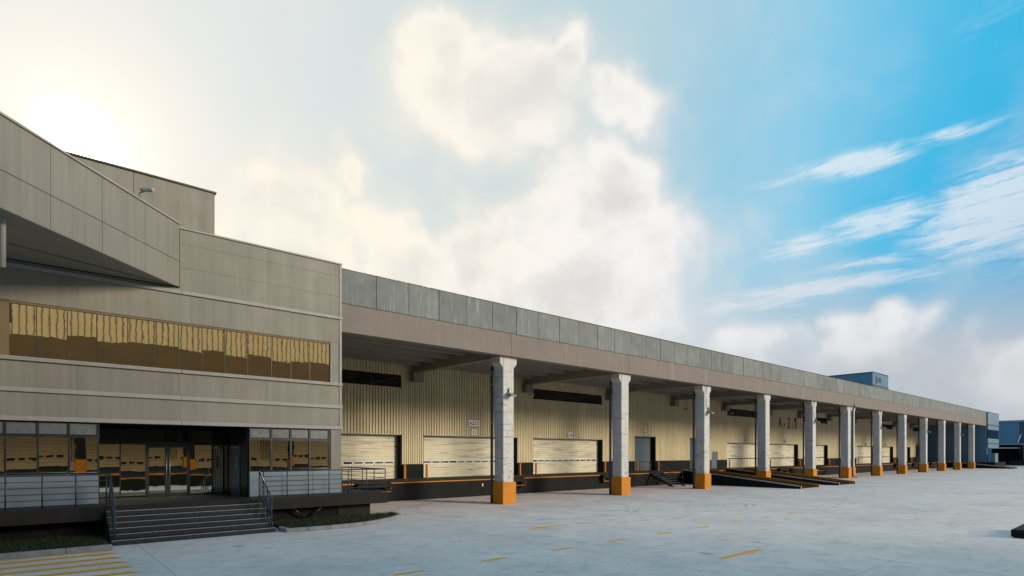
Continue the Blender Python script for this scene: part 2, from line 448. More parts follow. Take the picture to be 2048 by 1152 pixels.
# ================================================================== GROUND
g = box('ground', -1500, 1500, -1500, 1500, -0.5, -0.03, 'yard'); struct(g)
yard = struct(link('concrete_yard', None, (0, 0, 0)))
XJ = [-18.15 + 4.92 * i for i in range(-4, 33)]
YJ = [6.2, -0.7, -5.55, -10.4, -15.25, -20.1, -24.95, -29.8]
for i in range(len(XJ) - 1):
    for j in range(len(YJ) - 1):
        box('concrete_slab', XJ[i] + .008, XJ[i + 1] - .008, YJ[j + 1] + .008, YJ[j] - .008, -0.03, 0.0, 'yard', yard)
# painted dashes and arrows
for i in range(-2, 12):
    x = -14.27 + 2.62 * i
    box('lane_dash', x, x + .84, -13.13, -12.96, 0.0, 0.004, 'road_paint', yard)
def arrow(x, y, L, w, flip):
    s = -1 if flip else 1
    pts = [(-L / 2, -.09), (-L / 2, .09), (L * .12, .09), (L * .12, w), (L / 2, 0), (L * .12, -w), (L * .12, -.09)]
    prism('lane_arrow', [(x + s * a, y + b) for a, b in pts], 'z', 0.0, 0.004, 'road_paint', yard)
arrow(-5.2, -16.95, 2.5, .17, False)
arrow(-5.35, -9.1, 2.1, .28, True)
for i, y in enumerate((-4.66, -5.20, -6.08, -6.93, -7.79, -8.66, -9.52, -10.4)):
    w = .06 if i == 0 else .155
    prism('zebra_stripe', [(-27, y - w), (-18.80 + .02 * i, y - w), (-18.98 + .02 * i, y + w), (-27, y + w)], 'z', 0.0, 0.004, 'stripe_paint', yard)

# ================================================================== WAREHOUSE
WH = thing('warehouse', (50, 5, 0), 'long cream ribbed warehouse with loading dock under a deep concrete canopy', 'warehouse')
YW = 9.9
DZ = 1.12
X0, X1 = -10.05, 124.0
wide = [(-9.9, -1.04), (0.71, 9.58), (11.34, 20.16), (42.9, 51.75), (53.5, 62.5), (64.3, 73.1), (85.3, 94.2), (95.5, 104.3), (106.3, 115.0)]
small = [(25.02, 28.5), (34.86, 38.3), (118.8, 122.3)]
wins = [(-9.9, -1.04), (11.34, 20.16), (42.9, 51.75), (64.3, 73.1), (95.5, 104.3), (116.5, 123.5)]
manual = (39.35, 40.66)
def sheet_mesh(w, h):
    key = ('sheet', round(w, 3), round(h, 3))
    if key in CACHE: return CACHE[key]
    bm = bmesh.new()
    n = 5; p = w / n; g = 0.008
    prof = [(-w / 2 + g, .03)]
    for i in range(n):
        a = -w / 2 + i * p
        q = [(a + .012, 0), (a + p * .24, 0), (a + p * .28, -.08), (a + p * .93, -.08), (a + p * .98, 0)]
        prof += q
    prof += [(w / 2 - g, 0), (w / 2 - g, .03)]
    lo = [bm.verts.new((x, y, -h / 2)) for x, y in prof]; hi = [bm.verts.new((x, y, h / 2)) for x, y in prof]
    for i in range(len(prof) - 1): bm.faces.new((lo[i], lo[i + 1], hi[i + 1], hi[i]))
    CACHE[key] = to_mesh(bm, 'sheet', 'cladding')
    return CACHE[key]
WT = 9.28
edges = sorted(set([X0, X1] + [e for a in wide + small + wins + [manual] for e in a]))
for a, b in zip(edges[:-1], edges[1:]):
    mid = (a + b) / 2
    if b - a < 0.02: continue
    inn = lambda L: any(p < mid < q for p, q in L)
    z0 = 4.17 if inn(wide) else 4.60 if inn(small) else 3.08 if manual[0] < mid < manual[1] else 2.12
    spans = [(z0, 7.40), (8.27, WT)] if inn(wins) else [(z0, WT)]
    n = max(1, round((b - a) / 1.05)); w = (b - a) / n
    for s0, s1 in spans:
        for i in range(n):
            link('cladding_sheet', sheet_mesh(w, s1 - s0), (a + (i + .5) * w, YW, (s0 + s1) / 2), WH)
    if z0 == 2.12:
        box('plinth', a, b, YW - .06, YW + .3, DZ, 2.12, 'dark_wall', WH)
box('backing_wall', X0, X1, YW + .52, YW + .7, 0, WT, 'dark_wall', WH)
for a, b in wins:
    w_ = box('strip_window', a + .05, b - .05, YW + .10, YW + .14, 7.42, 8.25, 'dark_glass', WH)
    box('window_frame', a, b, YW - .03, YW + .2, 7.36, 7.42, 'cladding', w_)
    for i in range(1, 4):
        x = a + (b - a) * i / 4
        box('mullion', x - .03, x + .03, YW + .06, YW + .1, 7.42, 8.25, 'frame', w_)
def section_mesh(w, h, m):
    key = ('section', round(w, 3), h, m)
    if key in CACHE: return CACHE[key]
    bm = bmesh.new(); n = 3
    prof = []
    for i in range(n):
        z = -h / 2 + h * i / n; q = h / n
        prof += [(0.0, z + .002), (0.0, z + q * .16), (-.04, z + q * .24), (-.045, z + q * .60), (-.012, z + q * .95)]
    A = [bm.verts.new((-w / 2, y, z)) for y, z in prof]; B = [bm.verts.new((w / 2, y, z)) for y, z in prof]
    for i in range(len(prof) - 1): bm.faces.new((A[i], B[i], B[i + 1], A[i + 1]))
    CACHE[key] = to_mesh(bm, 'section', m)
    return CACHE[key]
bollards = []
REC = .38
for di, (a, b) in enumerate(wide):
    d = box('dock_door', a, b, YW + REC + .06, YW + REC + .12, DZ, 4.20, 'door', WH)
    ns = 6; h = 3.05 / ns
    for i in range(ns):
        link('door_section', section_mesh(b - a - .04, round(h, 4), 'door'), ((a + b) / 2, YW + REC + .05, DZ + h * (i + .5)), d)
    nv = 11
    for i in range(nv):
        x = a + .32 + (b - a - .55) * i / nv
        p = box('vision_pane', x, x + .60, YW + REC + .004, YW + REC + .03, 2.17, 2.31, 'dark_glass', d)
        box('vision_frame', x - .03, x + .63, YW + REC + .01, YW + REC + .036, 2.135, 2.345, 'white_metal', d)
    box('jamb', b - .05, b, YW - .045, YW + REC + .05, DZ, 4.18, 'black', d)
    box('jamb', a, a + .05, YW - .045, YW + REC + .05, DZ, 4.18, 'black', d)
    box('door_head', a + .05, b - .05, YW - .06, YW + .1, 4.14, 4.22, 'trim', d)
    bollards += [a + .17, b + .14]
for a, b in small:
    d = box('dock_door', a, b, YW + REC + .06, YW + REC + .12, DZ, 4.62, 'blue_door', WH)
    for i in range(7):
        link('door_section', section_mesh(b - a - .04, .498, 'blue_door'), ((a + b) / 2, YW + REC + .05, DZ + .498 * (i + .5)), d)
    box('jamb', b - .05, b, YW - .045, YW + REC + .05, DZ, 4.6, 'black', d)
    box('jamb', a, a + .05, YW - .045, YW + REC + .05, DZ, 4.6, 'black', d)
    box('door_head', a + .05, b - .05, YW - .06, YW + .1, 4.56, 4.64, 'trim', d)
    bollards += [a + .19, b + .22]
d = box('personnel_door', manual[0], manual[1], YW - .02, YW + .1, DZ, 3.08, 'blue_door', WH, .01)
box('door_window', 39.85, 40.08, YW - .03, YW - .022, 2.25, 2.75, 'transom', d)
box('door_handle', 40.42, 40.47, YW - .07, YW - .022, 2.0, 2.15, 'galvanised', d)
# dock slab with dark face and orange edge angle
YD = 5.4
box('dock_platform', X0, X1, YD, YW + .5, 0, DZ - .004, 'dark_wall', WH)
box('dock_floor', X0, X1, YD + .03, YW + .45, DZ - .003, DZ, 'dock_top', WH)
lev = [(a + b) / 2 for a, b in wide]
cuts = sorted([X0] + [c + s for c in lev for s in (-1.15, 1.15)] + [26.3, 30.6, 34.2, 38.9, 21.2, 23.5, X1])
for a, b in zip(cuts[:-1], cuts[1:]):
    m_ = (a + b) / 2
    if any(abs(m_ - c) < 1.1 for c in lev) or 26.3 < m_ < 30.6 or 34.2 < m_ < 38.9 or 21.2 < m_ < 23.5: continue
    if b - a < .1: continue
    box('edge_angle', a, b, YD - .025, YD + .05, DZ - .05, DZ + .006, 'orange', WH)
for x in (2.6, 17.9, 58.0, 90.0):
    box('wall_socket', x - .04, x + .04, YD - .03, YD - .002, .66, .84, 'sign', WH)
# canopy: beams, purlins, roof slab, fascia
colX = [0, 10.5, 21, 31.5, 42, 51.85, 53.1, 62.6, 73.0, 83.4, 93.8, 104.2, 114.8]
box('canopy_roof', X0, X1, -.3, YW + .6, 9.30, 9.55, 'soffit', WH)
box('main_roof', X0, X1, YW + .6, 60, 9.6, 11.0, 'fascia', WH)
for x in colX:
    prism('canopy_beam', [(.42, 8.36), (9.0, 8.50), (9.83, 8.50), (9.83, 9.295), (.42, 9.295)], 'x', x - .24, x + .24, 'soffit', WH)
    box('wall_corbel', x - .40, x + .40, 9.25, 9.845, 7.87, 8.495, 'soffit', WH, .02)
bay = [X0] + colX + [X1]
for a, b in zip(bay[:-1], bay[1:]):
    if b - a < 3: continue
    for y in (1.5, 3.3, 5.1, 6.9, 8.7):
        pa, pb = (a if a == X0 else a + .25), (b if b == X1 else b - .25)
        prism('purlin', [(y - .28, 9.29), (y - .13, 8.86), (y + .13, 8.86), (y + .28, 9.29)], 'x', pa, pb, 'soffit', WH)
YF = -.65
ends = [X0] + [x for x in colX if x not in (51.85, 53.1)] + [52.475, X1]
ends.sort()
for a, b in zip(ends[:-1], ends[1:]):
    g_ = .012 if b == 52.475 or a == 52.475 else .002
    box('fascia_beam', a + .002, b - g_, YF, YF + .55, 8.33, 9.60, 'taupe', WH, .012)
n = round((X1 - X0) / 1.745); w = (X1 - X0) / n
for i in range(n):
    j = random.uniform(-.012, .012)
    box('parapet_panel', X0 + i * w + .009, X0 + (i + 1) * w - .009, YF + .03, YF + .21, 9.625, 11.16, 'fascia', WH, .012).location.y += j
box('parapet_core', X0, X1, YF + .22, YF + .5, 9.61, 11.08, 'fascia', WH)
for i in range(14):
    a = X0 + (X1 - X0) * i / 14
    box('parapet_cap', a + .004, a + (X1 - X0) / 14 - .004, YF - .0, YF + .55, 11.165, 11.195, 'frame', WH)
# columns
def column(x):
    c = box('column', x - .40, x + .40, -.40, .40, 0, 8.33, 'column', WH, .03)
    for s in (-1, 1):
        q = [(x + s * .40, 7.72), (x + s * .62, 7.98), (x + s * .62, 8.325), (x + s * .40, 8.325)]
        prism('column_head', q, 'y', -.38, .38, 'column', c)
    box('column_guard', x - .49, x + .49, -.49, .49, 0, 1.24, 'orange', c, .02)
    return c
for x in colX: column(x)
for x in colX:
    if x == 53.1: continue
    p = tube('downpipe', [(x - .25, .58, 8.32), (x - .25, .58, 8.05), (x - .50, .50, 7.65), (x - .50, .50, 7.3), (x - .50, .50, .02)], .08, 'pipe', WH)
    for z in (2.4, 4.6, 6.8): box('pipe_bracket', x - .60, x - .405, .33, .395, z - .03, z + .03, 'galvanised', p)
tube('downpipe', [(52.475, -.55, 8.75), (52.475, -.72, 8.4), (52.475, -.55, 7.9), (52.475, -.52, .6), (52.53, -.62, .2), (52.7, -.9, .09)], .09, 'pipe', WH)
for x in (21, 42, 62.6, 83.4, 104.2):
    tube('conduit', [(x - .15, -.43, 8.3), (x - .15, -.43, 6.62), (x + .25, -.43, 6.62)], .022, 'galvanised', WH, 6)
# dock levellers
for c in lev:
    l = box('dock_leveller', c - 1.1, c + 1.1, YD - .42, YD - .002, .86, 1.115, 'black', WH, .03)
    box('bumper', c - 1.0, c - .72, YD - .30, YD - .002, .50, .85, 'black', l, .02)
    box('bumper', c + .72, c + 1.0, YD - .30, YD - .002, .50, .85, 'black', l, .02)
    tube('guard_pipe', [(c - 1.05, YD - .34, .86), (c - 1.05, YD - .34, .62), (c + 1.05, YD - .34, .62), (c + 1.05, YD - .34, .86)], .03, 'orange', l, 6)
# rooftop house with emblem
rh = box('roof_house', 77.3, 84.5, 5.0, 13.0, 11.0, 15.24, 'blue_wall', WH)
box('roof_edge', 77.22, 84.6, 4.93, 13.05, 15.245, 15.34, 'frame', rh)
box('roof_ledge', 77.24, 84.62, 4.92, 4.998, 13.28, 13.38, 'frame', rh)
for i in range(7):
    z = 14.86 - i * .19; r_ = .10 + .13 * min(i, 2)
    prism('emblem', [(78.85 - r_, z - .05), (78.85, z + .08), (78.85 + r_, z - .05), (78.85 + r_, z - .13), (78.85, z - .0), (78.85 - r_, z - .13)], 'y', 4.96, 4.997, 'ink', rh)
text('lettering', 'EAR', 80.35, 4.985, 13.92, 1.05, 'ink', rh, .85, .03)

# ------------------------------------------------------------------ dock furniture
def ordinal(i): return ['first', 'second', 'third', 'fourth', 'fifth', 'sixth', 'seventh', 'eighth', 'ninth', 'tenth', 'eleventh', 'twelfth', 'thirteenth', 'fourteenth', 'fifteenth', 'sixteenth', 'seventeenth', 'eighteenth', 'nineteenth', 'twentieth', 'twenty-first', 'twenty-second', 'twenty-third', 'twenty-fourth'][i]
for i, x in enumerate(sorted(bollards)):
    if x < -9: continue
    t = box('guard_post', x - .065, x + .065, YW - .34, YW - .21, DZ, 2.10, 'orange', None, .015)
    tag(t, '%s orange guard post from the left along the dock doors' % ordinal(i - 1), 'guard post', 'orange guard posts beside the dock doors')
    box('foot_plate', x - .11, x + .11, YW - .385, YW - .165, DZ, DZ + .012, 'orange', t)
def sign(x, z, w, h, s, size, label, sx=.95):
    y = YW - .125
    t = box('sign', x - w / 2, x + w / 2, y, y + .025, z - h / 2, z + h / 2, 'sign')
    tag(t, label, 'sign', 'signs on the dock wall')
    for a, b, c, d in ((x - w / 2 - .02, x + w / 2 + .02, z + h / 2, z + h / 2 + .02), (x - w / 2 - .02, x + w / 2 + .02, z - h / 2 - .02, z - h / 2),
                       (x - w / 2 - .02, x - w / 2, z - h / 2, z + h / 2), (x + w / 2, x + w / 2 + .02, z - h / 2, z + h / 2)):
        box('sign_border', a, b, y - .006, y + .028, c, d, 'ink', t)
    text('lettering', s, x, y - .009, z - size * .36, size, 'ink', t, sx, .004)
sign(5.19, 5.17, 1.07, .48, 'A.2.1.1', .34, 'pale sign reading A.2.1.1 above the number 11', .9)
sign(5.19, 4.48, .54, .47, '11', .40, 'small pale sign with the number 11 under the A.2.1.1 sign')
sign(15.8, 4.49, .58, .50, '10', .42, 'small pale sign with the number 10 between the first two columns')
sign(26.67, 4.95, .52, .47, '09', .38, 'small pale sign with the number 09 above the grey roller door')
sign(47.3, 4.55, .56, .52, '07', .42, 'small pale number sign above the cream door behind the ramps')
sign(58.27, 5.17, 1.15, .52, 'A.2.1.2', .34, 'pale sign just below the big letters A-2.1', .9)
sign(58.27, 4.52, .56, .46, '06', .40, 'small pale number sign under the sign below A-2.1')
sign(89.7, 4.5, .5, .46, '04', .38, 'small pale number sign above the cream door beyond the doubled column')
sign(99.9, 4.5, .5, .46, '03', .38, 'small pale number sign above the farthest pair of cream doors')
sign(120.5, 4.95, .5, .46, '01', .38, 'small pale number sign above the farthest grey door')
bl = thing('big_lettering', (58.9, YW, 6.3), 'big dark letters A-2.1 high on the ribbed wall', 'lettering')
prism('letter', [(61.55, 6.35), (61.90, 6.35), (61.90, 7.90), (61.62, 7.90), (61.05, 7.62), (61.05, 7.36), (61.55, 7.50)], 'y', YW - .11, YW - .092, 'ink', bl)
for ch, x in (('A', 56.8), ('-', 58.1), ('2', 59.5), ('.', 60.6)):
    text('letter', ch, x, YW - .10, 6.35, 2.15, 'ink', bl, .72, .035)

def floodlight(x, i):
    t = thing('floodlight', (x, -.4, 6.2), 'small floodlight on the front of the %s concrete column from the left' % ordinal(i), 'floodlight', 'floodlights on the columns')
    box('bracket', x - .05, x + .05, -.52, -.402, 6.15, 6.55, 'lamp_body', t, .01)
    o = prism('lamp_head', [(-.50, 6.30), (-.86, 6.16), (-.84, 6.06), (-.50, 6.14)], 'x', x - .20, x + .20, 'lamp_body', t)
    prism('lens', [(-.52, 6.128), (-.82, 6.058), (-.82, 6.048), (-.52, 6.118)], 'x', x - .17, x + .17, 'lamp_glass', t)
for i, x in ((0, 0.0), (2, 21.12), (4, 42.12), (7, 62.72), (9, 83.5), (11, 104.3)): floodlight(x, i)
for i, x in enumerate((8.0, 28.7, 37.5)):
    t = thing('pendant_lamp', (x, 6.4, 7.2), ['pendant lamp hanging on a thin rod left of the first concrete column', 'pendant lamp on a thin rod above the grey door 09', 'pendant lamp on a thin rod between the third and fourth columns'][i], 'lamp', 'pendant lamps under the canopy')
    tube('rod', [(x, 6.4, 9.29), (x, 6.4, 7.3)], .012, 'frame', t, 6)
    prism('shade', [(x - .22, 7.18), (x - .05, 7.32), (x + .05, 7.32), (x + .22, 7.18)], 'y', 6.25, 6.55, 'lamp_body', t)

# ramps
def ramp(x0, x1, label, far=False):
    t = thing('loading_ramp', ((x0 + x1) / 2, 0, 0), label, 'ramp', 'loading ramps')
    ya, yb = YD - .03, -5.4
    prism('ramp_deck', [(ya, 0), (ya, DZ), (yb + .2, .03), (yb + .2, 0)], 'x', x0 + .12, x1 - .12, 'deck_edge', t)
    for a, b, nm in ((x0, x0 + .12, 0), (x1 - .12, x1, 1)):
        prism('ramp_side', [(ya, 0), (ya, DZ + .02), (yb + .02, .05), (yb + .02, 0)], 'x', a, b, 'dark_wall', t)
        prism('kerb_end', [(yb - .004, 0), (yb + .012, 0), (yb + .012, .262), (yb - .004, .262)], 'x', a - .014, b + .014, 'orange', t)
        k = prism('ramp_kerb', [(ya, DZ + .03), (ya, DZ + .25), (yb + .014, .255), (yb + .014, .058)], 'x', a - .012, b + .012, 'orange' if nm else 'dark_wall', t)
    prism('rail_strip', [(ya, DZ + .16), (ya, DZ + .26), (yb + .1, .27), (yb + .1, .18)], 'x', x0 - .035, x0 - .014, 'galvanised', t)
ramp(26.6, 30.3, 'nearest dark loading ramp with orange kerbs, beside the third column')
ramp(34.55, 38.6, 'middle dark loading ramp with orange kerbs, behind the fourth column')
ramp(119.4, 122.8, 'farthest loading ramp with an orange kerb near the blue end block')

# metal stair on the dock
ms = thing('metal_stair', (22.3, 4.3, 0), 'dark steel stair with open treads leading up to the dock', 'stairs')
for x in (21.4, 23.2):
    prism('stringer', [(YD - .03, DZ), (YD - .03, DZ - .28), (3.25, 0), (2.98, 0), (2.98, .06)], 'x', x - .03, x + .03, 'frame', ms)
for i in range(6):
    y = YD - .30 - i * .36; z = DZ - .16 * (i + 1)
    box('tread', 21.43, 23.17, y - .15, y + .15, z - .03, z + .005, 'steel', ms)
def railing_parts(t, path, hs, posts, r=.022, top=.028, m='steel'):
    """rails follow the ground path at heights hs; posts stand on given points"""
    for i, h in enumerate(hs):
        tube('rail', [(x, y, z + h) for x, y, z in path], top if i == 0 else r * .6, m, t, 8 if i == 0 else 6)
    for x, y, z in posts:
        tube('post', [(x, y, z), (x, y, z + hs[0])], r, m, t, 8)
for x in (21.4, 23.2):
    railing_parts(ms, [(x, 6.6, DZ), (x, YD, DZ), (x, 3.2, .12)], (1.0, .5), [(x, 6.6, DZ), (x, YD + .1, DZ), (x, 4.3, .62), (x, 3.25, .14)], .02, .024, 'frame')
railing_parts(ms, [(20.0, YD + .12, DZ), (21.4, YD + .12, DZ)], (1.0, .66, .33), [(20.0, YD + .12, DZ)], .02, .024, 'frame')

# ================================================================== OFFICE BUILDING
OF = thing('office_building', (-18, 3, 0), 'grey panelled office block with ribbon windows and a glazed entrance at left', 'building')
OY = -.9
OX0, OX1 = -34.0, -10.15
box('core', OX0, OX1 - .06, OY + .2, 12, 4.02, 11.1, 'dark_wall', OF)
box('core', -13.98, OX1 - .06, OY + .2, 12, 0, 4.0, 'dark_wall', OF)
box('core', OX0, -18.95, OY + .2, 12, 0, 4.0, 'dark_wall', OF)
box('core', -18.94, -13.99, 2.12, 12, 0, 4.0, 'dark_wall', OF)
box('side_wall', OX1 - .058, OX1 - .002, OY + .1, YW + 2, .6, 11.18, 'panel', OF)
cutsX = [OX1 - .11, -13.3, -16.45, -19.5, -22.6, -25.7, -28.8, OX0]
def band(z0, z1, first=0, last=None, y=OY):
    c = cutsX[first:last]
    for a, b in zip(c[1:], c[:-1]):
        box('wall_panel', a + .001, b - .001, y, y + .16, z0, z1, 'panel', OF, .003)
band(9.80, 10.68, 0, 3); band(8.92, 9.795, 0, 3); band(10.685, 11.20, 0, 3)
band(7.74, 8.78); band(5.00, 5.84); band(4.08, 4.84)
band(8.92, 9.02, 2)
for z0, z1, pr in ((8.785, 8.915, .08), (5.845, 5.91, .10), (5.915, 5.975, .06), (4.845, 4.995, .08), (3.92, 4.075, .07)):
    for a, b in ((-16.4, OX1 + .02), (-22.6, -16.41), (OX0, -22.61)):
        box('ledge', a, b, OY - pr, OY + .15, z0, z1, 'trim', OF, .008)
box('corner_trim', OX1 - .105, OX1, OY - .03, OY + .13, 4.08, 11.21, 'trim', OF, .008)
box('coping', -16.5, OX1 + .02, OY - .05, OY + .35, 11.215, 11.28, 'trim', OF, .008)
box('end_pier', -10.66, OX1 - .11, OY + .012, OY + .16, 5.98, 7.735, 'panel', OF)
# ribbon window
mx = [-10.68, -11.55, -12.35, -13.14, -14.06, -14.9, -15.69, -16.48, -17.26, -18.06, -18.95, -19.75, -20.54, -21.21, -21.55]
mx += [-21.55 - .8 * i for i in range(1, 16)]
for a, b in zip(mx[1:], mx[:-1]):
    if abs((a + b) / 2 + 21.38) < .05:
        box('window_pier', a, b, OY + .03, OY + .16, 5.98, 7.735, 'brown_wall', OF); continue
    p = box('window_pane', a + .01, b - .01, OY + .09, OY + .11, 5.99, 7.66, 'glass', OF)
    p.rotation_euler = (R(random.uniform(-.16, .16)), 0, R(random.uniform(-.2, .2)))
    box('mullion', a - .012, a + .012, OY + .06, OY + .085, 5.99, 7.66, 'frame', p)
box('window_head', OX0, -10.66, OY + .03, OY + .15, 7.665, 7.735, 'brown_wall', OF)
# ground floor right window and panel under it
gx = [-10.68, -11.55, -12.35, -13.14, -14.0]
for a, b in zip(gx[1:], gx[:-1]):
    p = box('window_pane', a + .03, b - .03, OY + .10, OY + .12, 2.16, 3.40, 'glass_door', OF)
    p.rotation_euler = (R(random.uniform(-.15, .15)), 0, R(random.uniform(-.25, .25)))
    box('transom_pane', a + .05, b - .05, OY + .10, OY + .12, 3.50, 3.86, 'transom', OF)
    box('mullion', b - .04, b + .04, OY + .05, OY + .13, 2.14, 3.92, 'frame', OF)
box('mullion', -14.0, -13.95, OY + .05, OY + .13, 2.14, 3.92, 'frame', OF)
box('transom_bar', -13.95, -10.72, OY + .06, OY + .13, 3.40, 3.48, 'frame', OF)
box('window_head', -13.95, -10.72, OY + .06, OY + .13, 3.87, 3.93, 'frame', OF)
box('end_pier', -10.64, OX1 - .02, OY, OY + .16, 2.14, 3.915, 'panel', OF, .006)
for a, b in ((-14.0, -12.75), (-12.74, -11.45), (-11.44, OX1)):
    box('base_panel', a, b, OY - .01, OY + .17, 1.13, 2.135, 'base_panel', OF, .006)
# ground floor left window and panel
lx = [-18.91 - .8 * i for i in range(0, 19)]
for a, b in zip(lx[1:], lx[:-1]):
    p = box('window_pane', a + .025, b - .025, OY + .10, OY + .12, 2.16, 3.40, 'glass_door', OF)
    p.rotation_euler = (R(random.uniform(-.15, .15)), 0, R(random.uniform(-.25, .25)))
    box('transom_pane', a + .03, b - .03, OY + .10, OY + .12, 3.50, 3.88, 'transom', OF)
    box('mullion', b - .03, b + .03, OY + .05, OY + .13, 2.14, 3.92, 'frame', OF)
box('transom_bar', OX0, -18.94, OY + .06, OY + .13, 3.40, 3.48, 'frame', OF)
for a, b in ((-20.4, -18.91), (-21.9, -20.41), (-23.4, -21.91), (-28, -23.41)):
    box('base_panel', a, b, OY - .01, OY + .17, 1.13, 2.135, 'base_panel', OF, .006)
# entrance recess
EY = 2.0
box('entrance_soffit', -18.95, -13.98, OY + .16, 2.11, 3.95, 4.01, 'dark_wall', OF)
box('return_wall', -14.06, -13.985, OY + .17, 2.11, DZ, 3.94, 'frame', OF)
box('return_wall', -18.945, -18.87, OY + .17, 2.11, DZ, 3.94, 'frame', OF)
sd = box('side_door', -14.10, -14.065, .2, 1.35, DZ, 3.2, 'blue_door', OF)
box('door_handle', -14.16, -14.11, .42, .47, 2.2, 2.75, 'galvanised', sd)
box('door_closer', -14.20, -14.11, .35, 1.0, 3.08, 3.16, 'galvanised', sd)
ex = [-18.86, -17.98, -17.12, -16.36, -15.56, -14.70, -14.07]
for i, (a, b) in enumerate(zip(ex[:-1], ex[1:])):
    if i in (2, 3):
        d = box('glass_door', a + .10, b - .10, EY + .02, EY + .05, DZ + .12, 3.10, 'glass_door', OF)
        for q in ((a + .015, a + .10, DZ + .01, 3.2), (b - .10, b - .015, DZ + .01, 3.2)):
            box('door_stile', q[0], q[1], EY - .01, EY + .06, q[2], q[3], 'frame', d)
        box('door_rail', a + .10, b - .10, EY - .008, EY + .06, DZ + .01, DZ + .12, 'frame', d)
        box('door_rail', a + .10, b - .10, EY - .008, EY + .06, 3.10, 3.2, 'frame', d)
        hx = b - .06 if i == 2 else a + .06
        tube('door_handle', [(hx, EY - .07, 1.9), (hx, EY - .07, 2.7)], .018, 'galvanised', d, 6)
    else:
        p = box('entrance_pane', a + .02, b - .02, EY + .02, EY + .04, DZ + .05, 3.22, 'glass_door', OF)
        p.rotation_euler = (R(random.uniform(-.3, .3)), 0, R(random.uniform(-.4, .4)))
    box('transom_pane', a + .02, b - .02, EY + .02, EY + .04, 3.34, 3.92, 'dark_glass', OF)
    box('mullion', a - .02, a + .02, EY - .02, EY + .06, DZ, 3.94, 'frame', OF)
box('transom_bar', -18.86, -14.07, EY - .015, EY + .055, 3.225, 3.335, 'frame', OF)
# angled upper volume
P0 = Vector((-16.46, OY - .005)); dv = Vector((-.703, -.711)).normalized(); nv_ = Vector((-dv.y, dv.x)) * -1
if nv_.x < 0: nv_ = -nv_
P1 = P0 + dv * 9.2
prism('upper_volume', [tuple(P0 - nv_ * .17), tuple(P1 - nv_ * .17), (OX0, P1.y), (OX0, OY - .006), (P0.x - .3, OY - .006)], 'z', 9.05, 11.25, 'soffit', OF)
prism('upper_soffit', [tuple(P0 - nv_ * .0), tuple(P1), (OX0, P1.y), (OX0, OY - .09), (P0.x, OY - .09)], 'z', 9.03, 9.047, 'panel', OF)
kk = [0, 1.80, 3.63, 5.45, 7.3, 9.2]
for a, b in zip(kk[:-1], kk[1:]):
    A = P0 + dv * (a + .006); B = P0 + dv * (b - .006)
    for z0, z1 in ((9.05, 9.985), (10.0, 11.36)):
        prism('wall_panel', [tuple(A), tuple(B), tuple(B - nv_ * .16), tuple(A - nv_ * .16)], 'z', z0, z1, 'panel', OF, .006)
A = P0 + nv_ * .05; B = P1 + nv_ * .05
prism('coping', [tuple(A), tuple(B), tuple(P1 - nv_ * .3), tuple(P0 - nv_ * .3)], 'z', 11.365, 11.42, 'trim', OF)
# set-back penthouse
ph = box('penthouse', OX0, -14.72, 1.5, 10, 11.1, 13.86, 'panel', OF)
box('penthouse_coping', OX0, -14.66, 1.44, 10.05, 13.865, 13.93, 'frame', ph)
for x in (-17.6, -20.5): box('panel_joint', x - .008, x + .008, 1.494, 1.499, 11.3, 13.86, 'frame', ph)
tube('downpipe', [(-21.05, -4.6, 10.2), (-21.15, -4.75, 10.5), (-21.28, -4.95, 10.55), (-21.28, -4.95, 10.2), (-21.28, -4.95, 7.75)], .07, 'trim', OF)
fl = thing('floodlight', (-18.2, -2.6, 11.42), 'small round lamp on the slanted parapet of the office block', 'floodlight')
q = P0 + dv * 2.05
fl.location = (q.x, q.y, 11.42); WL[fl.name] = Vector(fl.location)
tube('bracket', [(q.x, q.y, 11.42), (q.x, q.y, 11.6), (q.x + .12, q.y - .12, 11.7)], .03, 'trim', fl, 6)
tube('lamp_head', [(q.x + .05, q.y - .05, 11.68), (q.x + .12, q.y - .12, 11.72), (q.x + .32, q.y - .32, 11.70), (q.x + .34, q.y - .34, 11.70)], .075, 'trim', fl, 10)

# raised deck round the office
DK = thing('raised_deck', (-14, -1.5, 0), 'dark raised walkway deck along the front of the office block', 'deck')
for a, b, y0, y1 in ((OX0, -18.86, -2.05, OY - .012), (-18.85, -13.86, -2.05, 1.99), (-13.85, -8.5, -2.05, OY - .012), (OX1 + .03, -8.5, OY - .011, YD - .01)):
    box('deck_slab', a, b, y0, y1, .66, DZ - .004, 'deck_edge', DK, .01)
    box('deck_floor', a + .01, b - .01, y0 + .03, y1, DZ - .003, DZ + .002, 'deck', DK)
box('support_wall', OX0, -18.9, -1.4, -1.2, 0, .659, 'black', DK)
box('support_wall', -13.8, -10.6, -1.5, -1.3, 0, .659, 'dark_wall', DK)
box('support_wall', -10.59, -9.1, -1.55, -1.3, 0, .659, 'deck_edge', DK)
for a, b in ((-12.6, -12.0), (-11.4, -12.0)):
    tube('brace', [(a, -1.85, .65), (b, -1.62, .12)], .04, 'frame', DK, 6)
# steps
ST = thing('entrance_steps', (-16.3, -2.8, 0), 'flight of wide dark speckled granite steps up to the glass entrance', 'steps')
for i in range(1, 8):
    yf = -3.65 + (i - 1) * .27
    s = box('step', -18.82, -13.88, yf, -2.055 + .004 * i, .16 * (i - 1) + (.001 if i > 1 else 0), .16 * i, 'granite', ST, .008) if yf < -2.1 else None
    if s: box('nosing', -18.81, -13.89, yf - .006, yf + .035, .16 * i - .012, .16 * i + .004, 'nosing', s)
